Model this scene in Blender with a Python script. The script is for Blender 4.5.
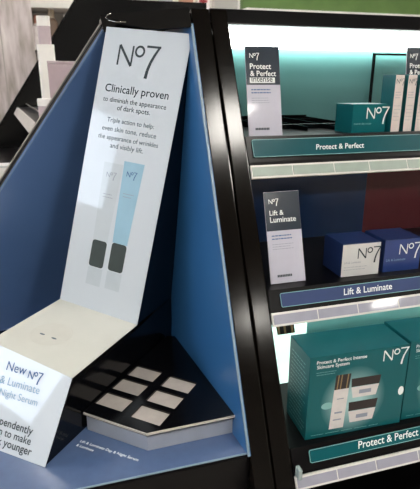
import bpy, bmesh, math, random
from mathutils import Vector, Matrix
random.seed(4)
for o in list(bpy.data.objects): bpy.data.objects.remove(o)
S = bpy.context.scene
COL = S.collection

# ---------------------------------------------------------------- camera, world, exposure
PITCH, YAW = math.radians(18.0), math.radians(16.45)
FW = Vector((math.sin(YAW)*math.cos(PITCH), math.cos(YAW)*math.cos(PITCH), -math.sin(PITCH)))
RT = Vector((math.cos(YAW), -math.sin(YAW), 0)); UPV = RT.cross(FW)
cd = bpy.data.cameras.new('camera'); cd.sensor_fit = 'HORIZONTAL'; cd.sensor_width = 36; cd.lens = 36*500/420
cd.clip_start = .02; cd.dof.use_dof = True; cd.dof.focus_distance = 1.08; cd.dof.aperture_fstop = 9
cam = bpy.data.objects.new('camera', cd); COL.objects.link(cam)
m = Matrix((RT, UPV, -FW)).transposed().to_4x4(); m.translation = (0, 0, 1.5); cam.matrix_world = m
S.camera = cam
w = bpy.data.worlds.new('world'); S.world = w; w.use_nodes = True
w.node_tree.nodes['Background'].inputs[0].default_value = (.75, .86, 1, 1)
w.node_tree.nodes['Background'].inputs[1].default_value = .4
S.view_settings.view_transform = 'Standard'; S.view_settings.look = 'None'
S.view_settings.gamma = 1; S.view_settings.use_curve_mapping = False
S.view_settings.exposure = 0.9
WINDOW_STRENGTH = 3.6      # daylight behind the high shop window on the left
CEILING_STRENGTH = 40.0     # ceiling light panels, most of them added for fill
LIGHTBOX_STRENGTH = 9.0    # lit diffuser at the top of the shelf bay
STRIP_STRENGTH = 20.0       # light strip under the middle shelf

# ---------------------------------------------------------------- materials
def lin(h):
    h = h.lstrip('#'); c = [int(h[i:i+2], 16)/255 for i in (0, 2, 4)]
    return tuple((x/12.92 if x <= .04045 else ((x+.055)/1.055)**2.4) for x in c) + (1,)
MATS = {}
def mat(name, col, rough=.5, coat=0, metal=0, var=.06, vscale=30, bump=0, bscale=200, trans=0, spec=.5, alpha=1, emit=0, coat_rough=.05):
    M = bpy.data.materials.new(name); M.use_nodes = True; nt = M.node_tree; b = nt.nodes['Principled BSDF']
    c = lin(col); b.inputs['Base Color'].default_value = c
    b.inputs['Roughness'].default_value = rough; b.inputs['Metallic'].default_value = metal
    b.inputs['Coat Weight'].default_value = coat; b.inputs['Coat Roughness'].default_value = coat_rough
    b.inputs['Transmission Weight'].default_value = trans; b.inputs['Specular IOR Level'].default_value = spec
    b.inputs['Alpha'].default_value = alpha
    if emit:
        b.inputs['Emission Color'].default_value = c; b.inputs['Emission Strength'].default_value = emit
    tc = nt.nodes.new('ShaderNodeTexCoord')
    if var:
        n = nt.nodes.new('ShaderNodeTexNoise'); n.inputs['Scale'].default_value = vscale; n.inputs['Detail'].default_value = 4
        nt.links.new(tc.outputs['Object'], n.inputs['Vector'])
        r = nt.nodes.new('ShaderNodeValToRGB')
        r.color_ramp.elements[0].position = .3; r.color_ramp.elements[1].position = .7
        r.color_ramp.elements[0].color = tuple(x*(1-var) for x in c[:3]) + (1,)
        r.color_ramp.elements[1].color = tuple(min(1, x*(1+var)) for x in c[:3]) + (1,)
        nt.links.new(n.outputs['Fac'], r.inputs['Fac']); nt.links.new(r.outputs['Color'], b.inputs['Base Color'])
    if bump:
        n2 = nt.nodes.new('ShaderNodeTexNoise'); n2.inputs['Scale'].default_value = bscale; n2.inputs['Detail'].default_value = 2
        nt.links.new(tc.outputs['Object'], n2.inputs['Vector'])
        bp = nt.nodes.new('ShaderNodeBump'); bp.inputs['Strength'].default_value = bump; bp.inputs['Distance'].default_value = .001
        nt.links.new(n2.outputs['Fac'], bp.inputs['Height']); nt.links.new(bp.outputs['Normal'], b.inputs['Normal'])
    MATS[name] = M; return M
mat('post_black', '#0d0a08', .13, bump=.05, bscale=380, var=.2, spec=.2)
mat('black_gloss', '#08080a', .15, var=.1, spec=.35)
mat('black_satin', '#09080a', .3, var=.1, spec=.16)
mat('black_matte', '#0a0a0c', .6, var=.1, spec=.12)
mat('blue_panel', '#2f6296', .35, coat=.25, var=.04, vscale=8)
mat('navy_panel', '#4f6c9a', .3, coat=.35, var=.05, vscale=8)
mat('blue_platform', '#4c6084', .28, coat=.3, var=.05, vscale=60)
mat('edge_pale', '#7f95a6', .4, var=.05)
mat('card_white', '#c2cad3', .35, coat=1, var=.01, vscale=6, coat_rough=.015)
mat('card_ramp', '#c6c6be', .4, coat=.3, var=.03, vscale=12)
mat('card_disc', '#c1c0b8', .45, var=.03)
mat('ink_dark', '#27343c', .5, var=0)
mat('ink_mid', '#55636c', .5, var=0)
mat('ink_pale_blue', '#7fa0bd', .5, var=0)
mat('ink_blue', '#35578a', .5, var=0)
mat('ink_white', '#e6ecec', .5, var=0)
mat('ink_soft', '#7fb0b0', .5, var=0)
mat('ink_grey', '#8c93a4', .5, var=0)
mat('tube_white', '#bac3cb', .4, coat=1, var=.02, coat_rough=.03)
mat('tube_blue', '#8db4ca', .4, coat=1, var=.04, vscale=20, coat_rough=.03)
mat('tube_cap', '#22302f', .35, coat=1, var=.08, vscale=40, coat_rough=.03)
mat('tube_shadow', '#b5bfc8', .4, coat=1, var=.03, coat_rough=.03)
mat('frosted', '#a9b0bf', .35, var=.06, vscale=25, coat=.3, trans=.25)
mat('rim_clear', '#b9b3ab', .25, var=.08, coat=.5)
mat('well_pale', '#a59e98', .45, var=.08, vscale=40)
mat('teal_wall', '#74b4b1', .45, var=.04, vscale=6)
mat('navy_wall', '#2a4470', .25, var=.08, vscale=10, bump=.1, bscale=60)
mat('maroon_wall', '#722e38', .25, var=.1, vscale=10, bump=.1, bscale=60)
mat('mint_wall', '#dff2ea', .5, var=.04, vscale=10)
mat('mint_glow', '#d6f2e6', .5, var=.03, vscale=10, emit=.7)  # emission added so the wall looks strongly lit
mat('lamp_white', '#fdfffa', .5, var=0, emit=LIGHTBOX_STRENGTH)
mat('strip_white', '#f4fff8', .5, var=0, emit=STRIP_STRENGTH)
mat('panel_light', '#fffaf1', .5, var=0, emit=CEILING_STRENGTH)
mat('sky_pane', '#dcecff', .3, var=0, emit=WINDOW_STRENGTH)
mat('sign_teal', '#0d4b52', .3, var=.05, vscale=20, spec=.1)
mat('sign_blue', '#3d4a70', .3, var=.05, vscale=20, spec=.1)
mat('sign_teal_low', '#12535a', .3, var=.05, vscale=20, spec=.1)
mat('strip_plastic', '#d5d3cf', .3, var=.03, coat=.3)
mat('ticket_sage', '#94a198', .35, var=.05, vscale=40, coat=.4)
mat('ticket_lilac', '#9797a6', .35, var=.05, vscale=40, coat=.4)
mat('box_teal', '#0e5c62', .3, var=.06, vscale=30, spec=.15)
mat('box_teal_dark', '#115a60', .32, var=.06, vscale=30, spec=.3)
mat('box_navy', '#22335f', .35, var=.06, vscale=30, coat=.3)
mat('box_blue', '#2a3f78', .3, var=.06, vscale=30, coat=.3)
mat('box_white', '#cfcfcf', .4, var=.03)
mat('carton_pink', '#cfc6c2', .4, var=.05, vscale=60)
mat('card_slate', '#222c38', .2, coat=.15, var=.1, vscale=20)
mat('card_lilac', '#bdbccb', .3, coat=.4, var=.03)
mat('print_gold', '#8a7350', .4, var=.1)
mat('print_brown', '#231b1c', .35, var=.15, vscale=60)
mat('print_cream', '#d0cccb', .4, var=.05, vscale=60)
mat('bottle_white', '#f3efea', .35, var=.03)
mat('bottle_lilac', '#c6b4b9', .3, var=.05)
mat('box_lilac', '#bda9ae', .35, var=.06, coat=.2)
mat('strip_grey', '#b3aca7', .4, var=.08)
mat('acrylic', '#c9bcb9', .45, var=.1, vscale=9, trans=.2, alpha=.92)
mat('green_board', '#4f6b32', .5, var=.1, vscale=14)
mat('white_board', '#d9d6d2', .5, var=.03)
mat('chrome', '#cfcac2', .2, metal=1, var=.02)
mat('clear_plastic', '#c4d4d4', .15, var=.05, trans=.5)
mat('clear_sheet', '#d8e6e4', .05, var=0, trans=1, alpha=.25)
mat('floor_tile', '#b3aba2', .35, var=.08, vscale=3)
mat('wall_paint', '#a5a39f', .6, var=.03, vscale=2)
mat('ceiling_tile', '#74726f', .7, var=.03, vscale=4)
mat('window_metal', '#77787a', .4, var=.03)
def streaky():
    M = MATS['acrylic']; nt = M.node_tree; b = nt.nodes['Principled BSDF']
    tc = nt.nodes.new('ShaderNodeTexCoord'); mp = nt.nodes.new('ShaderNodeMapping'); mp.inputs['Scale'].default_value = (26, 1, 5)
    n = nt.nodes.new('ShaderNodeTexNoise'); n.inputs['Scale'].default_value = 1; n.inputs['Detail'].default_value = 5
    r = nt.nodes.new('ShaderNodeValToRGB'); el = r.color_ramp.elements
    el[0].position = .3; el[0].color = lin('#a0988c'); el[1].position = .72; el[1].color = lin('#f0e8e6')
    q = el.new(.5); q.color = lin('#cfc3c2')
    nt.links.new(tc.outputs['Object'], mp.inputs[0]); nt.links.new(mp.outputs[0], n.inputs['Vector']); nt.links.new(n.outputs['Fac'], r.inputs[0]); nt.links.new(r.outputs[0], b.inputs['Base Color'])
streaky()
for i, c in enumerate(('#b07d6a', '#c9b9a2', '#8c6f7c', '#d8cfcf', '#6d5a4c', '#a8a7b4')): mat('cosmetic_%d' % i, c, .4, var=.1)

def glow_print(name, base, glow, cx, cy, rx, ry):      # printed picture: pale halo on a coloured carton front
    M = mat(name, base, .3, var=0, spec=.25); nt = M.node_tree; b = nt.nodes['Principled BSDF']
    tc = nt.nodes.new('ShaderNodeTexCoord'); mp = nt.nodes.new('ShaderNodeMapping')
    mp.inputs['Location'].default_value = (-cx/rx, -cy/ry, 0); mp.inputs['Scale'].default_value = (1/rx, 1/ry, 0)
    g = nt.nodes.new('ShaderNodeTexGradient'); g.gradient_type = 'SPHERICAL'
    r = nt.nodes.new('ShaderNodeValToRGB'); r.color_ramp.elements[0].color = lin(base); r.color_ramp.elements[1].color = lin(glow)
    r.color_ramp.elements[1].position = .75
    nt.links.new(tc.outputs['Object'], mp.inputs[0]); nt.links.new(mp.outputs[0], g.inputs[0])
    nt.links.new(g.outputs['Fac'], r.inputs[0]); nt.links.new(r.outputs[0], b.inputs['Base Color'])
    return M
glow_print('gift_front', '#105a60', '#9cc2c4', .100, .078, .072, .078)

# ---------------------------------------------------------------- object helpers
WM = {}
def link(o, parent, Mw):
    COL.objects.link(o); WM[o.name] = Mw.copy()
    if parent is not None:
        o.parent = parent; o.matrix_parent_inverse = Matrix.Identity(4)
        o.matrix_basis = WM[parent.name].inverted() @ Mw
    else: o.matrix_basis = Mw
    return o
def tag(o, label, cat, group=None):
    o['label'] = label; o['category'] = cat
    if group: o['group'] = group
    return o
def thing(name, label, cat, loc=(0, 0, 0), rz=0, group=None):
    o = bpy.data.objects.new(name, None); o.empty_display_size = .05
    link(o, None, Matrix.Translation(loc) @ Matrix.Rotation(rz, 4, 'Z')); return tag(o, label, cat, group)
def frame(O, U, V):
    U = Vector(U).normalized(); V = Vector(V); V = (V - V.dot(U)*U).normalized(); N = U.cross(V)
    M = Matrix((U, V, N)).transposed().to_4x4(); M.translation = Vector(O); return M
def mesh(name, vs, fs, material, parent=None, Mw=None, bevel=0, smooth=False, mats=None, fidx=None):
    me = bpy.data.meshes.new(name)
    bm = bmesh.new(); bv = [bm.verts.new(v) for v in vs]
    for i, f in enumerate(fs):
        try:
            fc = bm.faces.new([bv[j] for j in f])
            if fidx: fc.material_index = fidx[i]
        except ValueError: pass
    if bevel:
        bmesh.ops.recalc_face_normals(bm, faces=bm.faces)
        bmesh.ops.bevel(bm, geom=list(bm.edges), offset=bevel, segments=2, affect='EDGES', profile=.6, clamp_overlap=True)
    bmesh.ops.recalc_face_normals(bm, faces=bm.faces)
    bm.to_mesh(me); bm.free()
    for mm in (mats or [material]): me.materials.append(MATS[mm])
    if smooth:
        for p in me.polygons: p.use_smooth = True
    o = bpy.data.objects.new(name, me)
    return link(o, parent, Mw if Mw is not None else (WM[parent.name] if parent else Matrix.Identity(4)))
BF = [(0, 3, 2, 1), (4, 5, 6, 7), (0, 1, 5, 4), (1, 2, 6, 5), (2, 3, 7, 6), (3, 0, 4, 7)]
def boxv(x0, x1, y0, y1, z0, z1):
    return [(x0, y0, z0), (x1, y0, z0), (x1, y1, z0), (x0, y1, z0), (x0, y0, z1), (x1, y0, z1), (x1, y1, z1), (x0, y1, z1)]
def box(name, x0, x1, y0, y1, z0, z1, material, parent=None, Mw=None, bevel=0, mats=None, fidx=None):
    return mesh(name, boxv(x0, x1, y0, y1, z0, z1), BF, material, parent, Mw, bevel, mats=mats, fidx=fidx)
def prism(name, pts, vec, material, parent=None, Mw=None, bevel=0):     # polygon swept along a vector
    n = len(pts); v = Vector(vec)
    vs = [Vector(p) for p in pts] + [Vector(p)+v for p in pts]
    fs = [tuple(range(n))[::-1], tuple(range(n, 2*n))] + [(i, (i+1) % n, n+(i+1) % n, n+i) for i in range(n)]
    return mesh(name, vs, fs, material, parent, Mw, bevel)
def lathe(name, prof, material, parent, Mw=None, seg=28):
    vs, fs = [], []
    for r, z in prof:
        for k in range(seg): a = 2*math.pi*k/seg; vs.append((r*math.cos(a), r*math.sin(a), z))
    for i in range(len(prof)-1):
        for k in range(seg): fs.append((i*seg+k, i*seg+(k+1) % seg, (i+1)*seg+(k+1) % seg, (i+1)*seg+k))
    fs.append(tuple(range(seg))[::-1]); fs.append(tuple((len(prof)-1)*seg+k for k in range(seg)))
    return mesh(name, vs, fs, material, parent, Mw, smooth=False)
def flat(name, polys, material, parent, F, s=0, t=0, eps=.0005):        # flat print on the face frame F
    vs, fs = [], []
    for p in polys:
        fs.append(tuple(range(len(vs), len(vs)+len(p)))); vs += [(x, y, 0) for x, y in p]
    return mesh(name, vs, fs, material, parent, F @ Matrix.Translation((s, t, eps)))
def rect(x0, y0, x1, y1): return [(x0, y0), (x1, y0), (x1, y1), (x0, y1)]
def rrect(x0, y0, x1, y1, r, n=4):
    out = []
    for cx, cy, a0 in ((x1-r, y1-r, 0), (x0+r, y1-r, 90), (x0+r, y0+r, 180), (x1-r, y0+r, 270)):
        for k in range(n+1):
            a = math.radians(a0+90*k/n); out.append((cx+r*math.cos(a), cy+r*math.sin(a)))
    return out
def text(string, width, material, parent, F, s, t, eps=.0007, bold=0.0, shear=0, name='lettering', height=None, align='l'):
    cu = bpy.data.curves.new('t', 'FONT'); cu.body = string; cu.size = 1; cu.resolution_u = 3; cu.offset = bold; cu.shear = shear
    cu.space_character = 1.0
    ob = bpy.data.objects.new('t', cu)
    me = bpy.data.meshes.new_from_object(ob); bpy.data.objects.remove(ob); bpy.data.curves.remove(cu)
    xs = [v.co.x for v in me.vertices]; x0, x1 = min(xs), max(xs); k = width/(x1-x0); ky = k if height is None else height
    off = {'l': 0, 'c': -width/2, 'r': -width}[align]
    for v in me.vertices: v.co = Vector(((v.co.x-x0)*k+off, v.co.y*ky, 0))
    me.name = name; me.materials.clear(); me.materials.append(MATS[material])
    o = bpy.data.objects.new(name, me)
    return link(o, parent, F @ Matrix.Translation((s, t, eps)))
def stroke(a, b, wa, wb=None):
    wb = wa if wb is None else wb
    a, b = Vector(a), Vector(b); d = (b-a).normalized(); n = Vector((-d.y, d.x))
    return [tuple(a-n*wa/2), tuple(b-n*wb/2), tuple(b+n*wb/2), tuple(a+n*wa/2)]
def logo(h, material, parent, F, s, t, eps=.0008, th=1.0):              # N, raised o, 7 with a long tail
    P = [rect(0, 0, .10*th, 1), rect(.80, 0, .80+.10*th, 1), stroke((.05, 1.0), (.85, 0.0), .13*th)]
    for k in range(20):
        a, b = 2*math.pi*k/20, 2*math.pi*(k+1)/20
        ri, ro = .24-.055*th, .24+.055*th; cx, cy = 1.26, .76
        P.append([(cx+ri*math.cos(a), cy+ri*math.sin(a)), (cx+ro*math.cos(a), cy+ro*math.sin(a)), (cx+ro*math.cos(b), cy+ro*math.sin(b)), (cx+ri*math.cos(b), cy+ri*math.sin(b))])
    P.append(rect(1.62, 1.0-.02, 2.42, 1.0+.11*th-.02))
    cur = [(2.36, 1.05), (2.14, .66), (1.97, .28), (1.86, -.12), (1.82, -.52)]
    for i in range(4): P.append(stroke(cur[i], cur[i+1], (.12+.015*i)*th, (.12+.015*(i+1))*th))
    P = [[(x*h, y*h) for x, y in p] for p in P]
    return flat('logo', P, material, parent, F, s, t, eps)
def lines(n, width, step, th, material, parent, F, s, t, eps=.0006):    # unreadable small print: broken hairlines
    P = []
    for i in range(n):
        x = 0
        wd = width*random.uniform(.75, 1)
        while x < wd:
            l = random.uniform(.06, .16)*width; P.append(rect(x, -i*step, min(x+l, wd), -i*step+th)); x += l + .025*width
    return flat('small_print', P, material, parent, F, s, t, eps)

# ---------------------------------------------------------------- the room
def struct(o, label=None):
    o['kind'] = 'structure'
    if label: o['label'] = label
    return o
X0, X1, Y0, Y1, ZC = -4.0, 5.0, -6.5, 6.5, 3.4
struct(box('floor', X0, X1, Y0, Y1, -.1, 0, 'floor_tile'))
struct(box('ceiling', X0, X1, Y0, Y1, ZC, ZC+.1, 'ceiling_tile'))
struct(box('wall_back', X0, X1, Y1, Y1+.1, 0, ZC, 'wall_paint'))
struct(box('wall_front', X0, X1, Y0-.1, Y0, 0, ZC, 'wall_paint'))
struct(box('wall_right', X1, X1+.1, Y0, Y1, 0, ZC, 'wall_paint'))
WY0, WY1, WZ0, WZ1 = .02, 2.3, 2.0, 3.08
vs, fs = [], []
for (a, b, c, d) in ((Y0, WY0, 0, ZC), (WY1, Y1, 0, ZC), (WY0, WY1, 0, WZ0), (WY0, WY1, WZ1, ZC)):
    k = len(vs); vs += boxv(X0-.1, X0, a, b, c, d); fs += [tuple(i+k for i in f) for f in BF]
struct(mesh('wall_left', vs, fs, 'wall_paint'))
wn = bpy.data.objects.new('window_1', None); link(wn, None, Matrix.Translation((X0-.05, (WY0+WY1)/2, WZ0))); struct(wn)
I4 = Matrix.Identity(4)
box('pane', X0-.06, X0-.05, WY0, WY1, WZ0, WZ1, 'sky_pane', wn, I4)
for a, b, c, d in ((WY0, WY0+.02, WZ0, WZ1), (WY1-.02, WY1, WZ0, WZ1), (WY0, WY1, WZ0, WZ0+.02), (WY0, WY1, WZ1-.02, WZ1)):
    box('window_frame', X0-.05, X0-.02, a, b, c, d, 'window_metal', wn, I4)
for (x, y, wh) in ((1.25, -.68, 'above the shelf bay'), (3.35, -.68, 'near the right wall, added for fill'), (-.85, -.68, 'left of the viewer, added for fill'), (-2.95, -.9, 'close to the high window, added for fill'),
                   (2.3, -4.0, 'far behind the viewer'), (.2, -4.0, 'straight behind the viewer, added for fill'), (-1.9, -4.0, 'behind the viewer to the left, added for fill'), (4.3, -4.0, 'in the far right corner behind the viewer, added for fill'),
                   (1.25, 2.5, 'over the green gondola, added for fill'), (-.85, 2.5, 'over the acrylic screen, added for fill'), (3.35, 2.5, 'right of the green gondola, added for fill'), (.3, 5.2, 'over the far shelves, added for fill'), (-2.2, 5.2, 'over the far left shelves, added for fill'), (2.9, 5.2, 'over the far right shelves, added for fill')):
    t = thing('ceiling_light', 'square white ceiling light panel ' + wh, 'ceiling light', (x, y, ZC-.03), 0, 'ceiling light panels')  # panels above bay and far behind come from post highlights; others added for fill
    box('diffuser', -.21, .21, -.21, .21, 0, .02, 'panel_light', t)
    for a in ((-.22, -.21, -.22, .22), (.21, .22, -.22, .22), (-.21, .21, -.22, -.21), (-.21, .21, .21, .22)):
        box('frame', *a, -.005, .03, 'white_board', t)

# ---------------------------------------------------------------- corner display
SL = .505                                  # front plane of the shelf bay: y = FY0 + SL*z
FY0 = 1.145-SL*1.649
fy = lambda z: FY0+SL*z
FN = Vector((0, -1, SL)).normalized(); FU = Vector((0, SL, 1)).normalized()
PZ = .822
def pl(p, n): n = Vector(n).normalized(); return (n, n.dot(Vector(p)))
NR = (Vector((.292, 1.121, 1.621))-Vector((.292, .738, PZ))).cross(Vector((.245, 1.156, .852))-Vector((.292, .738, PZ)))
PR = pl((.292, .738, PZ), NR)
LA = Vector((.123, 1.331, 1.62)); LB = Vector((-.153, 1.316, 1.246))
NL = (Vector((-.044, 1.469, .852))-LA).cross(Vector((-.209, 1.399, .852))-LA)
PL = pl(LA, NL)
def meet(P, Q, z):
    (a, d), (b, e) = P, Q
    r1, r2 = d-a.z*z, e-b.z*z; D = a.x*b.y-a.y*b.x
    return Vector(((r1*b.y-a.y*r2)/D, (a.x*r2-r1*b.x)/D, z))
def ray_pl(p, d, P): return Vector(p)+Vector(d)*((P[1]-P[0].dot(Vector(p)))/P[0].dot(Vector(d)))
apB, apT = meet(PR, PL, PZ), meet(PR, PL, 1.62)
ledge = lambda z: LA + (LB-LA)*((z-LA.z)/(LB.z-LA.z))
redge = lambda z, x=.292: Vector((x, fy(z), z))
corner = thing('corner_display', 'black framed corner display unit with blue side panels and blue platform', 'display stand', (0, 1.2, 0))
rp = [redge(PZ), redge(1.62), apT, apB]
nR = PR[0] if PR[0].x > 0 else -PR[0]
prism('side_panel', rp, nR*.006, 'blue_panel', corner, I4)['label'] = 'bright blue side panel'
lp = [ledge(PZ), ledge(1.62), apT, apB]
nLv = PL[0] if PL[0].y > 0 else -PL[0]
prism('side_panel', lp, nLv*.006, 'navy_panel', corner, I4)['label'] = 'dark blue side panel'
# pale edge of the right panel and the black post beside it
def post(name, xa, xb, z0, z1, parent, th=.035, material='post_black', lift=0, bevel=.003):
    o = FN*lift
    pts = [redge(z0, xa)+o, redge(z0, xb)+o, redge(z1, xb)+o, redge(z1, xa)+o]
    return prism(name, pts, -FN*th, material, parent, I4, bevel=bevel)
post('edge_strip', .2905, .2945, PZ, 1.618, corner, .004, 'edge_pale', .001, 0)
post('post', .2955, .3355, .55, 1.652, corner)
# left posts seen edge-on
LD = (LA-LB).normalized(); LG = Vector((-.10, 1, 0)).normalized(); LN = LG.cross(LD).normalized()
if LN.x > 0: LN = -LN
def lpost(name, ga, gb, z0, z1, parent, th, material, lift=0, bevel=.002):
    a, b = ledge(z0), ledge(z1)
    pts = [a+LG*ga+LN*lift, b+LG*ga+LN*lift, b+LG*gb+LN*lift, a+LG*gb+LN*lift]
    return prism(name, pts, -LN*th, material, parent, I4, bevel=bevel)
lpost('edge_strip', .0005, .003, PZ, 1.62, corner, .003, 'edge_pale', .0005, 0)
lpost('post', .004, .045, .6, 1.655, corner, .008, 'black_matte', .002)
# header across the corner and the black cap
ht = [Vector((.332, fy(1.63), 1.628)), LA+Vector((-.004, -.004, .012)), LA+LG*.05+Vector((0, 0, .012)), Vector((.30, 1.50, 1.632)), Vector((.332, 1.50, 1.628))]
prism('header', ht, (0.003, .012, .020), 'black_gloss', corner, I4, bevel=.006)
# lower face of the header: drops behind the top of the card
hd = [redge(1.612), LA+Vector((.002, -.008, -.006)), LA+Vector((.004, .015, -.006)), redge(1.612)+Vector((0, .03, 0))]
prism('header_lip', hd, (-.009, -.008, .037), 'black_gloss', corner, I4)
def tubeline(name, pts, r, material, parent, seg=8):
    vs, fs = [], []; P = [Vector(p) for p in pts]
    for i, p in enumerate(P):
        d = (P[min(i+1, len(P)-1)]-P[max(i-1, 0)]).normalized(); a = d.orthogonal().normalized(); b = d.cross(a)
        for k in range(seg): t = 2*math.pi*k/seg; vs.append(p+a*r*math.cos(t)+b*r*math.sin(t))
    for i in range(len(P)-1):
        for k in range(seg): fs.append((i*seg+k, i*seg+(k+1) % seg, (i+1)*seg+(k+1) % seg, (i+1)*seg+k))
    fs += [tuple(range(seg))[::-1], tuple((len(P)-1)*seg+k for k in range(seg))]
    return mesh(name, vs, fs, material, parent, I4, smooth=True)
tubeline('header_glint', [(.140, 1.289, 1.652), (.131, 1.292, 1.649), (.128, 1.293, 1.643), (.133, 1.290, 1.637), (.150, 1.277, 1.633), (.170, 1.260, 1.632)], .0013, 'chrome', corner)  # chrome tube stands in for the curved highlight on the header corner
plat = [(.2955, .738), (-.50, .738), (-.50, ledge(PZ).y), (apB.x, apB.y), (.2955, 1.0)]
prism('platform', [(x, y, PZ-.003) for x, y in plat], (0, 0, .003), 'blue_platform', corner, I4)
prism('plinth', [(.2955, .733, 0), (-.50, .733, 0), (-.50, 1.28, 0), (.1, 1.5, 0), (.2955, 1.5, 0)], (0, 0, PZ-.0035), 'black_satin', corner, I4, bevel=.003)
box('edge_strip', -.50, .2935, .7365, .7385, PZ-.0025, PZ+.0006, 'edge_pale', corner, I4)  # pale strip stands in for the highlight along the platform's front edge
Fp = frame((-.015, .860, PZ), (.766, -.643, 0), (.643, .766, 0))
text('Lift & Luminate Day & Night Serum', .133, 'ink_white', corner, Fp, 0, 0, bold=.01)
text('& Luminate', .04, 'ink_white', corner, Fp, 0, -.012, bold=.01)

# ---------------------------------------------------------------- card stand and folded card
b0 = Vector((.134, 1.053, .963)); CU = Vector((.75, -.653, -.105)); CV = Vector((.245, .127, .961)).normalized()
CU = (CU-CU.dot(CV)*CV).normalized(); CN = CU.cross(CV)
CW, CH = .225, .662
O = b0-CW*CU
f2, f3 = Vector((-.018, .872, .961)), Vector((-.080, .807, PZ+.001))
e = Vector((.766, -.643, 0)); kdir = Vector((.643, .766, 0))
f3l = f3-CW*e
fold = (b0-O).cross(f2-b0).cross(e.cross(f2-f3)).normalized(); fold = fold if fold.dot(e) > 0 else -fold
f2l = f2-CW*fold
stand = thing('card_stand', 'black glossy stepped stand carrying the folded white card', 'display stand', (b0.x, b0.y, PZ))
dn = Vector((0, 0, -.012))
rb = ray_pl(b0, kdir, PR)-kdir*.004; lb = ray_pl(O, kdir, PL)-kdir*.004
inn = e*.0015
flo = lambda v: Vector((v.x, v.y, PZ+.0005))
bR = [f3-inn+kdir*.003, f2-inn+kdir*.003+dn, b0-inn+dn, rb-inn, flo(rb)-inn]
bL = [f3l+inn+kdir*.003, f2l+inn+kdir*.003+dn, O+inn+dn, lb+inn, flo(lb)+inn]
n = 5
mesh('podium', bR+bL, [(0, 1, 2, 3, 4), (9, 8, 7, 6, 5)]+[(i, i+5, (i+1) % 5+5, (i+1) % 5) for i in range(5)], 'black_gloss', stand, I4)
tR, tL = b0+CV*CH, O+CV*CH
bk = -CN*.004
mesh('back_plate', [p+q for q in (bk, bk*2.5) for p in (b0-inn, O+inn, tL+inn, tR-inn)], BF, 'black_gloss', stand, I4)
tRb = ray_pl(tR-CN*.004, kdir, PR)
prism('side_plate', [b0-inn+bk, rb-inn, tR-inn+bk+Vector((0, .012, 0)), tR-inn+bk], -e*.003, 'black_gloss', stand, I4)
tLb = O+CV*CH
prism('side_plate', [O+inn+bk, lb+inn, tL+inn+bk+kdir*.03, tL+inn+bk], e*.003, 'black_gloss', stand, I4)

card = thing('folded_display_card', 'tall white folded card picturing two serum tubes, bent over the stepped stand', 'display card', (b0.x, b0.y, b0.z))
def sheet(name, a, b, c, d, nrm, material, th=.0015): return mesh(name, [p+q for q in (Vector((0, 0, 0)), -nrm*th) for p in (a, b, c, d)], BF, material, card, I4)
up = sheet('upright_panel', O, b0, tR, tL, CN, 'card_white')
rampN = (b0-O).cross(f2-b0).normalized(); rampN = rampN if rampN.z > 0 else -rampN
ramp = sheet('ramp_panel', f2l, f2, b0, O, rampN, 'card_ramp'); ramp['label'] = 'cream sloping middle panel'
frN = e.cross(f2-f3).normalized(); frN = frN if frN.z > 0 else -frN
front = sheet('front_panel', f3l, f3, f2, f2l, frN, 'card_white')
FC = frame(O, CU, CV)
logo(.0455, 'ink_dark', up, FC, .045, .579)
T = lambda s, x0, x1, y, m_, bold=.0, par=up, F=FC: text(s, x1-x0, m_, par, F, x0, y, bold=bold)
T('Clinically proven', .026, .196, .5165, 'ink_dark', .006)
T('to diminish the appearance', .0255, .195, .494, 'ink_dark', .0)
T('of dark spots.', .068, .157, .477, 'ink_dark', .0)
T('Triple action to help:', .0466, .1736, .448, 'ink_mid')
T('even skin tone, reduce', .0367, .1834, .4275, 'ink_mid')
T('the appearance of wrinkles', .0294, .1927, .408, 'ink_mid')
T('and visibly lift.', .0669, .1574, .3895, 'ink_mid')
def tube(cx, y0, yc, y1, wb, wt, m_):
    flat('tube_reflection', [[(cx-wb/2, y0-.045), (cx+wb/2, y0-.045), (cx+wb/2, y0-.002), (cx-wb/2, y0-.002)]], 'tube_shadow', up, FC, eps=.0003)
    bd = flat('tube_picture', [[(cx-wb/2, yc), (cx+wb/2, yc), (cx+wt/2, y1), (cx-wt/2, y1)]], m_, up, FC, eps=.0004)
    flat('tube_cap_picture', [rrect(cx-wb/2, y0, cx+wb/2, yc, .007)], 'tube_cap', up, FC, eps=.0006)
    logo(.0115, 'ink_grey' if m_ == 'tube_white' else 'ink_blue', bd, FC, cx-.015, y1-.034, th=1.2)
    lines(2, .03, .007, .0016, 'ink_grey', bd, FC, cx-.015, y1-.075)
tube(.0858, .104, .169, .355, .041, .053, 'tube_white')
tube(.1405, .106, .173, .365, .041, .055, 'tube_blue')
FF = frame(f3, e, f2-f3)
text('New', .050, 'ink_blue', front, FF, -.152, .146, bold=.0)
logo(.0145, 'ink_blue', front, FF, -.095, .1425, th=1.4)
text('Lift & Luminate', .135, 'ink_pale_blue', front, FF, -.193, .119)
text('Day & Night Serum', .150, 'ink_pale_blue', front, FF, -.205, .097)
text('independently', .118, 'ink_dark', front, FF, -.165, .045, bold=.012)
text('proven to make', .126, 'ink_dark', front, FF, -.171, .0275, bold=.012)
text('skin look younger', .150, 'ink_dark', front, FF, -.187, .010, bold=.012)
FRm = frame(f2, (b0-O), b0-f2)
dc = Vector((-.056, 1.038, .962)); dl = FRm.inverted() @ dc
disc = lathe('round_sticker', [(.0458, 0), (.046, .0003), (.043, .0005), (.042, .0003)], 'card_disc', ramp, FRm @ Matrix.Translation((dl.x, dl.y, .0002)), 36)
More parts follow.
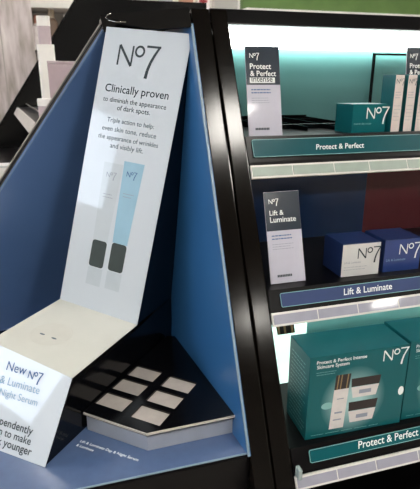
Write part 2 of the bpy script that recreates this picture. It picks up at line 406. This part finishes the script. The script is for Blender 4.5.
for q in (-.015, .017):
    flat('sticker_mark', [[(q+.007*math.cos(a*math.pi/5), -.012+.0028*math.sin(a*math.pi/5)) for a in range(10)]], 'ink_mid', disc, FRm @ Matrix.Translation((dl.x, dl.y, 0)), eps=.0013)

# ---------------------------------------------------------------- tester trays
mid = b0-e*CW/2; mid.z = 0
mir = lambda p: (lambda v: (v.x, v.y))(Vector((p[0], p[1], 0))-e*(2*(Vector((p[0], p[1], 0))-mid).dot(e)))
d1, d2 = Vector((.743, -.669)), Vector((-.669, -.743))
ZT = .867
def onR(y, z): return (PR[1]-PR[0].y*y-PR[0].z*z)/PR[0].x
TP = [(-.002, .892), (.109, .793), (onR(.797, ZT)-.001, .797), (onR(1.15, ZT)-.003, 1.15), tuple(Vector((rb.x, rb.y))+Vector((-.02, -.028)))]
WELLS = []
for c in range(2):
    for r in range(3):
        p = Vector((.128, 1.037))+d1*(.0915*c)+d2*(.0585*r+.005*c); WELLS.append([p, p+d1*.069, p+d1*.069+d2*.044, p+d2*.044])
def tray(label, flip):
    f = (lambda p: mir((p[0], p[1]))) if flip else (lambda p: (p[0], p[1]))
    out = [f(p) for p in TP]; wl = [[f(q) for q in wq] for wq in WELLS]
    cx = sum(p[0] for p in out)/5; cy = sum(p[1] for p in out)/5
    t = thing('tester_tray', label, 'display tray', (cx, cy, PZ))
    ins = [(cx+(x-cx)*.975, cy+(y-cy)*.975) for x, y in out]
    prism('frosted_base', [(x, y, PZ+.0005) for x, y in ins], (0, 0, ZT-PZ-.0125), 'frosted', t, I4)
    # black top with six cut-outs
    loops = [[Vector((x, y, 0)) for x, y in out]] + [[Vector((x, y, 0)) for x, y in q] for q in wl]
    allp = [p for L in loops for p in L]; nn = len(allp)
    bt = bmesh.new(); bv = [bt.verts.new(p) for p in allp]; k = 0; ed = []
    for L in loops:
        ed += [bt.edges.new((bv[k+i], bv[k+(i+1) % len(L)])) for i in range(len(L))]; k += len(L)
    bt.verts.index_update(); bmesh.ops.triangle_fill(bt, edges=ed, use_beauty=True, normal=(0, 0, 1))
    tri = []
    def inside(c, q): return all((q[(i+1) % 4][0]-q[i][0])*(c.y-q[i][1])-(q[(i+1) % 4][1]-q[i][1])*(c.x-q[i][0]) > 0 for i in range(4))
    for fc in bt.faces:
        c = fc.calc_center_median()
        if not any(inside(c, q) or inside(c, q[::-1]) for q in wl): tri.append(tuple(v.index for v in fc.verts))
    bt.free()
    vs = [(p.x, p.y, ZT) for p in allp]+[(p.x, p.y, ZT-.008) for p in allp]
    fs = tri+[tuple(q+nn for q in f3_) for f3_ in tri]; k = 0
    for L in loops:
        for i in range(len(L)): a, b = k+i, k+(i+1) % len(L); fs.append((a, b, b+nn, a+nn))
        k += len(L)
    mesh('top_plate', vs, fs, 'black_gloss', t, I4)
    for i in range(2):                        # clear edge along the two front sides
        a, b = Vector(out[i]).to_3d(), Vector(out[i+1]).to_3d(); nrm = Vector((b.y-a.y, a.x-b.x, 0)).normalized()
        if nrm.dot(a-Vector((cx, cy, 0))) < 0: nrm = -nrm
        z = Vector((0, 0, ZT-.0055)); prism('edge_trim', [a+z, b+z, b+z+nrm*.0015, a+z+nrm*.0015], (0, 0, .005), 'rim_clear', t, I4)
    for q in wl:
        c = Vector((sum(p[0] for p in q)/4, sum(p[1] for p in q)/4))
        prism('well_insert', [(c.x+(x-c.x)*.985, c.y+(y-c.y)*.985, ZT-.011) for x, y in q], (0, 0, .007), 'well_pale', t, I4)
tray('black six-window tester tray with frosted base, right of the folded card', False)
tray('black tester tray half hidden behind the left side of the folded card', True)

# ---------------------------------------------------------------- shelf bay
BX0, BX1 = .3385, 1.36
bay = thing('shelf_bay', 'black sloping shelf bay with lit teal top and three product shelves', 'shelving unit', (.85, 1.1, 0))
post('post', BX0, .3765, .35, 1.652, bay)
post('post', BX1-.04, BX1, .35, 1.652, bay)
prism('header', [redge(1.621, BX0), redge(1.654, BX0)+Vector((0, .002, 0)), (BX0, 1.47, 1.654), (BX0, 1.47, 1.70-.06), (BX0, fy(1.621)+.04, 1.621)], (BX1-BX0, 0, 0), 'black_satin', bay, I4, bevel=.003)
prism('end_panel', [redge(.35, BX0)+Vector((0, .04, 0)), redge(1.60, BX0)+Vector((0, .04, 0)), (BX0, 1.47, 1.62), (BX0, 1.47, .2)], (.006, 0, 0), 'black_satin', bay, I4)
box('teal_back_panel', BX0+.008, BX1, 1.45, 1.465, 1.36, 1.592, 'teal_wall', bay, I4)['label'] = 'teal back panel'
dif = prism('diffuser', [(BX0+.01, 1.462, 1.59), (BX0+.01, 1.425, 1.600), (BX0+.01, 1.425, 1.639), (BX0+.01, 1.462, 1.639)], (BX1-BX0-.02, 0, 0), 'lamp_white', bay, I4); dif['label'] = 'lit white diffuser'
box('navy_back_panel', BX0+.008, .81, 1.20, 1.21, 1.05, 1.33, 'navy_wall', bay, I4)['label'] = 'navy back panel'
box('maroon_back_panel', .81, BX1, 1.20, 1.21, 1.05, 1.33, 'maroon_wall', bay, I4)['label'] = 'dark red back panel'
mint = box('mint_back_panel', BX0+.008, .515, .945, .955, .78, 1.06, 'mint_glow', bay, I4); mint['label'] = 'pale mint back panel with added glow'  # glow put into the panel in place of bright light on the wall
box('teal_lower_panel', .5155, BX1, .945, .955, .78, 1.06, 'teal_wall', bay, I4)['label'] = 'muted teal back panel'
Fm = frame((.437, .9445, .946), (1, 0, 0), (0, 0, 1))      # printed caps on the panel with added glow
pc = flat('printed_caps', [[(.004, 0), (.048, 0), (.041, .036), (-.004, .036)]], 'print_brown', mint, Fm)
for q in (.002, .017, .035): flat('gold_line', [[(q+.004, 0), (q+.009, 0), (q+.003, .036), (q-.003, .036)]], 'print_gold', mint, Fm, eps=.0008)
box('base', BX0+.005, BX1-.005, .60, 1.46, 0, .55, 'black_matte', bay, I4)
box('lower_back_panel', BX0+.008, BX1, .945, .955, .55, .78, 'black_matte', bay, I4)
# bracket
box('bracket', .379, .387, .688, .7045, .776, .799, 'clear_plastic', bay, I4, bevel=.002)

def shelf(label, floor, sign, strip, sx, wall_y, sign_m, tick_m, words, wx0, wx1, bold=.01, lamp=False):
    t = thing('display_shelf', label, 'shelf', (.85, wall_y, floor))
    z0 = strip[1]
    # deck with its black raised lip; profile in y-z
    zl = sign[0]+.006
    pts = [(0, fy(z0)+.012, z0), (0, fy(sign[1]-.010)+.004, sign[1]-.010), (0, fy(zl)+.004, zl), (0, fy(zl)+.016, zl), (0, fy(zl)+.016, floor), (0, wall_y-.001, floor), (0, wall_y-.001, floor-.018), (0, fy(z0)+.09, floor-.022), (0, fy(z0)+.08, z0)]
    prism('deck', [(.379, y, z) for _, y, z in pts], (BX1-.042-.379, 0, 0), 'black_satin', t, I4)
    # sign
    FS = frame((0, fy(0)+.0005, 0), (1, 0, 0), FU); k = FU.z
    s0, s1 = sign[1]/k, sign[0]/k
    sg = mesh('sign', *sweep2(rrect(sx, s0, 1.29, s1, .004), .002), sign_m, t, FS @ Matrix.Translation((0, 0, -.0015)))
    o = rrect(sx, s0, 1.29, s1, .004); i_ = rrect(sx+.0012, s0+.0012, 1.2888, s1-.0012, .003)
    nn = len(o); flat('outline', [[o[j], o[(j+1) % nn], i_[(j+1) % nn], i_[j]] for j in range(nn)], 'ink_soft', sg, FS, eps=.0011)
    text(words, wx1-wx0, 'ink_white', sg, FS, wx0, s0+(s1-s0)*.30, bold=bold, shear=.18, eps=.0012)
    # price strip with its tickets
    p0, p1 = strip[1]/k, strip[0]/k
    ps = mesh('price_strip', *sweep2(rect(.378, p0, BX1-.042, p1), .006), 'strip_plastic', t, FS @ Matrix.Translation((0, 0, -.003)), bevel=.001)
    x = .381
    while x < 1.30:
        L = random.choice((.088, .10, .094)); x1 = min(x+L, 1.312)
        mesh('ticket', *sweep2(rect(x, p0+.0045, x1-.003, p1-.0045), .0012), tick_m, ps, FS @ Matrix.Translation((0, 0, .003)))
        x = x1
    if lamp:
        box('light_strip', .40, BX1-.06, fy(z0)+.075, fy(z0)+.095, floor-.034, floor-.0225, 'strip_white', t, I4)
    return t
def sweep2(p, th):
    n = len(p); vs = [(x, y, 0) for x, y in p]+[(x, y, th) for x, y in p]
    return vs, [tuple(range(n))[::-1], tuple(range(n, 2*n))]+[(i, (i+1) % n, n+(i+1) % n, n+i) for i in range(n)]
shelf('top shelf with a teal sign, at eye level under the lit diffuser', 1.384, (1.383, 1.348), (1.332, 1.306), .390, 1.45, 'sign_teal', 'ticket_sage', 'Protect & Perfect', .538, .659)
shelf('middle shelf with a slate blue sign and white price strip', 1.088, (1.089, 1.063), (1.055, 1.030), .403, 1.20, 'sign_blue', 'ticket_lilac', 'Lift & Luminate', .547, .666, lamp=True)
shelf('bottom shelf with a dark teal sign, carrying the gift boxes', .814, (.811, .789), (.774, .750), .415, .945, 'sign_teal_low', 'ticket_lilac', 'Protect & Perfect Intense', .523, .731)

# wire-like divider rails on the top shelf
rk = thing('divider_rack', 'low black divider rack lying on the top shelf behind the tall card', 'rack', (.56, 1.25, 1.3845))
for (x0, x1, y0, y1, z) in ((-.10, .16, .10, .104, .016), (-.10, .16, -.04, -.036, .012), (-.10, .16, .16, .164, .022)):
    box('rail', x0, x1, y0, y1, .0, z, 'black_gloss', rk, bevel=.001)
for x in (-.10, -.02, .06, .14):
    prism('divider', [(x, .16, 0), (x+.05, -.10, 0), (x+.05, -.10, .010), (x, .16, .020)], (.003, 0, 0), 'black_gloss', rk)
# thin black frame against the teal panel
pf = thing('picture_frame', 'thin black frame leaning against the teal back panel behind the cartons', 'frame', (1.0, 1.43, 1.3845))
for a in ((-.052, -.046, 0, .20), (.10, .106, 0, .20), (-.052, .106, .194, .20), (-.052, .106, 0, .006)):
    box('frame_bar', a[0], a[1], 0, .008, a[2], a[3], 'black_satin', pf)
box('clear_sheet', -.046, .10, .003, .0045, .006, .194, 'clear_sheet', pf)['label'] = 'clear sheet'

# ---------------------------------------------------------------- products
def face(o, w, d, h, yoff=None): return WM[o.name] @ frame((-w/2, -d/2 if yoff is None else yoff, 0), (1, 0, 0), (0, 0, 1))
def carton(name, label, loc, w, d, h, mats, rz=0, cat='box', group=None, flap=True):
    # loc = front-left-bottom corner; mats = (body, front)
    c = Matrix.Rotation(rz, 4, 'Z') @ Vector((w/2, d/2, 0))
    t = thing(name, label, cat, (loc[0]+c.x, loc[1]+c.y, loc[2]), rz, group)
    box('carton_body', -w/2, w/2, -d/2, d/2, 0, h, None, t, bevel=.0008, mats=[mats[0]])
    if mats[1] != mats[0]:
        box('front_face', -w/2+.0004, w/2-.0004, -d/2-.0005, -d/2+.0002, .0005, h-.0004, mats[1], t)
    if flap:
        box('lid_flap', -w/2+.001, w/2-.001, -d/2+.0005, d/2-.002, h-.0002, h+.0007, mats[0], t)
    return t, face(t, w, d, h, -d/2-.0005)
t, f = carton('skincare_carton', 'teal cube carton with a large white logo on the top shelf', (.650, 1.044, 1.385), .089, .078, .066, ('box_teal', 'box_teal'), rz=-.02)
logo(.0245, 'ink_white', t, f, .036, .034); text('Intense day cream', .045, 'ink_soft', t, f, .005, .021)
for i, x in enumerate((.745, .779, .812)):
    t, f = carton('serum_carton', ('slim white-fronted teal carton beside the cube carton', 'slim white-fronted carton between two others like it', 'slim white-fronted carton at the right edge of the picture')[i], (x, 1.030, 1.385), .0235, .05, .131, ('box_teal_dark', 'carton_pink'), group='slim serum cartons')
    logo(.0095, 'ink_mid', t, f, .0025, .112, th=1.1); lines(3, .017, .006, .0012, 'ink_grey', t, f, .003, .092); lines(5, .018, .008, .0008, 'ink_grey', t, f, .003, .062)
def showcard(label, base, w, h, lean, split, words, extra=None, flip=False):
    t = thing('show_card', label, 'show card', base)
    M = Matrix.Translation(base) @ Matrix.Rotation(-lean, 4, 'X')
    box('backing', 0, w, 0, .0025, .0006, h, 'card_lilac', t, M, bevel=.0006)
    F = M @ frame((0, 0, 0), (1, 0, 0), (0, 0, 1))
    bn = flat('dark_band', [rect(.0005, h*split, w-.0005, h-.0005)], 'card_slate', t, F, eps=.0003)
    logo(.0095, 'ink_white', bn, F, w*.12, h*.87, th=1.2)
    for s, x, y, ww in words: text(s, ww*w, 'ink_white', bn, F, x*w, y*h, bold=.012)
    if extra:
        flat('white_bar', [rect(w*.10, h*.595, w*.84, h*.655)], 'ink_white', bn, F, eps=.0006); text(extra, w*.62, 'ink_dark', bn, F, w*.15, h*.609, bold=.012, eps=.0009)
    sp = lines(2, w*.58, h*.034, h*.012, 'ink_blue', t, F, w*.13, h*(split-.06)); lines(3, w*.62, h*.026, h*.006, 'ink_grey', t, F, w*.13, h*(split-.15))
    flat('printed_word', [rect(w*(.20+.047*i), h*.070, w*(.238+.047*i), h*.096) for i in range(9)], 'ink_dark', t, F, eps=.0006)
    return t
showcard('slim dark-topped card for the intense range on the top shelf', (.4015, 1.055, 1.385), .0805, .194, .21, .575, [('Protect', .12, .75, .62), ('& Perfect', .12, .672, .76)], 'Intense')
showcard('slim dark-topped card standing on the middle shelf', (.405, .911, 1.0885), .0815, .1975, .31, .575, [('Lift &', .12, .745, .40), ('Luminate', .12, .668, .74)])
showcard('dark-topped card behind the slim white cartons', (.858, 1.13, 1.385), .0815, .200, .12, .575, [('Protect', .12, .75, .62), ('& Perfect', .12, .672, .76)])
t, f = carton('cream_carton', 'navy cube carton with a white front on the middle shelf', (.5685, .9062, 1.0885), .0935, .085, .0755, ('box_navy', 'box_white'), rz=-.03)
logo(.0235, 'ink_dark', t, f, .0375, .041); text('Lift & Luminate', .040, 'ink_grey', t, f, .006, .031); lines(2, .06, .006, .0008, 'ink_grey', t, f, .006, .022)
t, f = carton('cream_carton', 'all-blue cube carton with a white logo on the middle shelf', (.675, .906, 1.0885), .0945, .085, .0755, ('box_navy', 'box_blue'), rz=-.03)
logo(.0235, 'ink_white', t, f, .0375, .041); text('Lift & Luminate', .050, 'ink_pale_blue', t, f, .006, .026)
for i, (x, lab) in enumerate(((.4195, 'large teal gift box beside the black post on the bottom shelf'), (.6435, 'large teal gift box cut off by the right edge of the picture'))):
    w_, d_, h_ = .216, .095, .1865
    t, f = carton('gift_box', lab, (x, .747, .8145), w_, d_, h_, ('box_teal_dark', 'box_teal_dark'), rz=-.035, group='teal gift boxes')
    fp = mesh('front_picture', *sweep2(rect(.0006, .0006, w_-.0006, h_-.0006), .0003), 'gift_front', t, f)
    text('Protect & Perfect Intense', .107, 'ink_white', fp, f, .0137, .1715, bold=.012); text('Skincare System', .069, 'ink_white', fp, f, .0144, .1615, bold=.012)
    lines(2, .05, .005, .0008, 'ink_soft', fp, f, .0144, .152)
    logo(.0235, 'ink_white', fp, f, .158, .1575)
    z = dict(eps=.0006)
    flat('serum_picture', [[(.0505, .0165), (.0825, .0165), (.0875, .108), (.0555, .108)]], 'print_cream', fp, f, **z)
    flat('serum_cap_picture', [[(.0555, .108), (.0875, .108), (.090, .141), (.0575, .141)]], 'print_brown', fp, f, **z)
    flat('gold_lines', [[(q, .108), (q+.0025, .108), (q+.0048, .141), (q+.0023, .141)] for q in (.060, .067, .0805)], 'print_gold', fp, f, eps=.0008)
    for (xa, xb, yb, yt) in ((.093, .156, .083, .128), (.0915, .154, .025, .0735)):
        flat('jar_picture', [[(xa+.005, yb), (xb-.006, yb), (xb-.001, yb+.55*(yt-yb)), (xa, yb+.55*(yt-yb))]], 'print_cream', fp, f, **z)
        flat('jar_lid_picture', [[(xa, yb+.57*(yt-yb)), (xb-.001, yb+.57*(yt-yb)), (xb+.002, yt), (xa-.001, yt)]], 'print_brown', fp, f, **z)
        flat('jar_label', [rect(xa+.018, yb+.008, xb-.018, yb+.017)], 'ink_grey', fp, f, eps=.0008)
    ell = lambda cx, cy, rx, ry: [(cx+rx*math.cos(a*math.pi/9), cy+ry*math.sin(a*math.pi/9)) for a in range(18)]
    flat('badge', [ell(.043, .0737, .013, .008)], 'ink_soft', fp, f, eps=.0005)
    flat('badge', [ell(.2085, .0815, .0065, .0105)], 'ink_white', fp, f, eps=.0005)
    for q in ((.060, .052, .077, .056), (.058, .036, .076, .039), (.063, .085, .078, .087)): flat('serum_label', [rect(*q)], 'ink_grey', fp, f, eps=.0008)
    lines(1, .19, .005, .0010, 'ink_soft', fp, f, .012, .008)
    # small print on the left side of the box
    fl = WM[t.name] @ frame((-w_/2-.0004, d_/2, 0), (0, -1, 0), (0, 0, 1))
    lines(17, .075, .0092, .0016, 'ink_soft', t, fl, .014, .162)
# ---------------------------------------------------------------- left bay
FY = 2.6
lbay = thing('side_shelf_bay', 'black sloping shelf bay round the left corner, seen edge-on', 'shelving unit', (.3, 2.0, 0))
lpost('post', .047, .088, .6, 1.655, lbay, .03, 'black_matte', .004)
lpost('post_trim', .089, .093, .6, 1.655, lbay, .03, 'rim_clear', .006, 0)
fa, fb = Vector((.012, FY, 1.70)), Vector((-.262, FY, 1.31))
fd = (fb-fa)/(fa.z-fb.z)
fl_ = lambda z: fa+fd*(fa.z-z)
prism('end_panel', [fl_(.5), fl_(1.87), (.75, FY, 1.87), (.75, FY, .5)], (0, .02, 0), 'black_gloss', lbay, I4)
prism('end_trim', [fl_(.5)+Vector((-.006, -.004, 0)), fl_(1.87)+Vector((-.006, -.004, 0)), fl_(1.87)+Vector((.004, -.004, 0)), fl_(.5)+Vector((.004, -.004, 0))], (0, .02, 0), 'black_satin', lbay, I4)
def lshelf(label, z, hh, off, m_):
    t = thing('side_shelf', label, 'shelf', (.1, 2.0, z))
    na = ledge(z)+LG*.095+Vector((-.004+off, 0, 0)); nb = fl_(z)+Vector((.015+off, -.006, 0)); nb.z = z; na.z = z
    side = Vector((.25, .03, 0))
    prism('deck', [na, nb, nb+side, na+side], (0, 0, -.02), 'black_satin', t, I4)
    q = Vector((-.004, 0, 0)); v = Vector((-hh*.6, 0, -hh))
    prism('price_strip', [na+q, nb+q, nb+q+v, na+q+v], (.004, 0, 0), m_, t, I4)
    return na, nb, t
na, nb, ls = lshelf('side bay shelf with a pale price strip, just below the white bottle', 1.388, .030, .016, 'strip_grey')
lshelf('lower side bay shelf at the left edge of the picture', 1.20, .030, -.012, 'strip_grey')
prism('divider', [na+Vector((.05, .02, .0005)), nb+Vector((.05, 0, .0005)), nb+Vector((.035, 0, .016)), na+Vector((.035, .02, .016))], (.003, 0, 0), 'strip_grey', ls, I4)
# bottles and cartons on the side shelf
def on_shelf(y, off): k = (y-na.y)/(nb.y-na.y); p = na.lerp(nb, k); return Vector((p.x+off, y, 1.3885))
p = on_shelf(1.95, .085)
t = thing('lotion_bottle', 'white lotion bottle with a lilac band on the side shelf', 'bottle', p)
mesh('bottle_body', *sweep2(rrect(-.029, -.020, .029, .020, .009), .235), 'bottle_white', t, bevel=.002)
mesh('neck_band', *sweep2(rrect(-.021, -.016, .021, .016, .008), .058), 'bottle_lilac', t, WM[t.name] @ Matrix.Translation((0, 0, .2352)))
mesh('cap', *sweep2(rrect(-.022, -.017, .022, .017, .008), .032), 'bottle_white', t, WM[t.name] @ Matrix.Translation((0, 0, .2934)), bevel=.002)
p = on_shelf(1.70, .105)
t = thing('lilac_carton', 'wide lilac carton in front of the white bottle', 'box', p)
box('carton_body', -.045, .06, -.03, .03, 0, .165, 'box_lilac', t, bevel=.0015)
box('lid', -.0455, .0605, -.0305, .0305, .1655, .172, 'bottle_lilac', t, bevel=.001)
p = on_shelf(1.52, .028)
t = thing('small_jar', 'small pale lilac jar at the front of the side shelf', 'jar', p)
lathe('jar_body', [(.020, 0), (.022, .004), (.022, .045), (.020, .048)], 'bottle_lilac', t)
lathe('jar_lid', [(.0225, .0482), (.0225, .066), (.021, .068)], 'bottle_white', t)
t = thing('white_carton', 'white carton on the lower side shelf at the left edge', 'box', (-.135, 1.62, 1.2005))
box('carton_body', -.075, .03, -.03, .03, 0, .058, 'bottle_white', t, bevel=.001)
box('lid', -.0755, .0305, -.0305, .0305, .0585, .064, 'box_white', t, bevel=.001)

# ---------------------------------------------------------------- shop behind
ac = thing('acrylic_screen', 'frosted pinkish acrylic screen standing at the upper left', 'screen', (-.45, 3.0, 0))
box('sheet', -.45, .365, 0, .012, .02, 1.98, 'acrylic', ac)
for x in (.08, .20, -.15): box('seam', x, x+.006, -.004, -.001, .02, 1.98, 'strip_grey', ac)
box('foot', -.45, .365, -.08, .09, 0, .02, 'black_satin', ac)
far = thing('far_shelf_unit', 'pale shelving unit full of cosmetics far behind the display', 'shelving unit', (-.2, 4.6, 0))
box('back_board', -1.6, 1.6, .35, .38, 0, 2.3, 'white_board', far)
for z in (1.0, 1.4, 1.78, 2.1): box('shelf_board', -1.6, 1.6, 0, .35, z-.03, z, 'white_board', far)
for x in (-1.6, 0, 1.58): box('upright', x, x+.02, 0, .35, 0, 2.3, 'strip_grey', far)
for k, (x, cn, m1, m2, hh, rr) in enumerate(((-.22, 'amber', 0, 4, .28, .05), (-.10, 'white', 3, 0, .24, .045), (.02, 'brown', 4, 1, .30, .05), (.14, 'beige', 1, 3, .25, .05), (.26, 'mauve', 2, 5, .28, .045), (.38, 'pale grey', 5, 4, .22, .05), (-.34, 'plum', 2, 3, .26, .05))):
    for row, z in (('upper', 1.781), ('lower', 1.401)):
        t = thing('cosmetic_bottle', cn+' cosmetics bottle on the '+row+' of the far pale shelves', 'bottle', (x, 4.74, z), 0, 'cosmetics on the far shelves')
        lathe('bottle_body', [(rr, 0), (rr, hh*.65), (rr*.5, hh*.75)], 'cosmetic_%d' % m1, t, seg=16); lathe('cap', [(rr*.5, hh*.7505), (rr*.5, hh), (rr*.4, hh+.005)], 'cosmetic_%d' % m2, t, seg=16)
gr = thing('green_gondola', 'shop gondola with a green header board behind the black bay', 'shelving unit', (1.9, 2.55, 0))
box('green_header', -.98, 1.2, 0, .04, 1.845, 2.0, 'green_board', gr, bevel=.003)
box('white_ledge', -.98, 1.2, -.06, .03, 1.800, 1.842, 'white_board', gr, bevel=.003)
box('back_board', -.98, 1.2, .042, .08, 0, 1.99, 'white_board', gr)
wd = thing('pale_gondola', 'pale shop gondola behind the corner display header', 'shelving unit', (.45, 2.9, 0))
box('back_board', -.28, .40, .05, .09, 0, 2.05, 'white_board', wd)
box('top_shelf', -.28, .40, -.15, .05, 1.82, 1.845, 'strip_grey', wd)
for k, (x, mm) in enumerate(((-.2, 'cosmetic_1'), (-.08, 'cosmetic_4'), (.03, 'cosmetic_3'), (.14, 'cosmetic_5'), (.25, 'cosmetic_0'), (.34, 'cosmetic_3'))):
    t = thing('shop_carton', ('beige', 'brown', 'white', 'grey', 'rust coloured', 'white')[k]+' carton on the pale gondola behind the display header', 'box', (.45+x, 2.82, 1.846), 0)
    if k == 5: t['label'] = 'white carton with a red cross at the end of the pale gondola'
    box('carton_body', -.035, .035, -.02, .02, 0, .13, mm, t, bevel=.002); box('lid', -.0355, .0355, -.0205, .0205, .1305, .14, mm, t)
    if k == 5:
        mat('red_print', '#b0303a', .5, var=0); fx = WM[t.name] @ frame((0, -.0202, .06), (1, 0, 0), (0, 0, 1))
        flat('red_cross', [rect(-.006, -.03, .006, .03), rect(-.022, -.006, .022, .006)], 'red_print', t, fx)
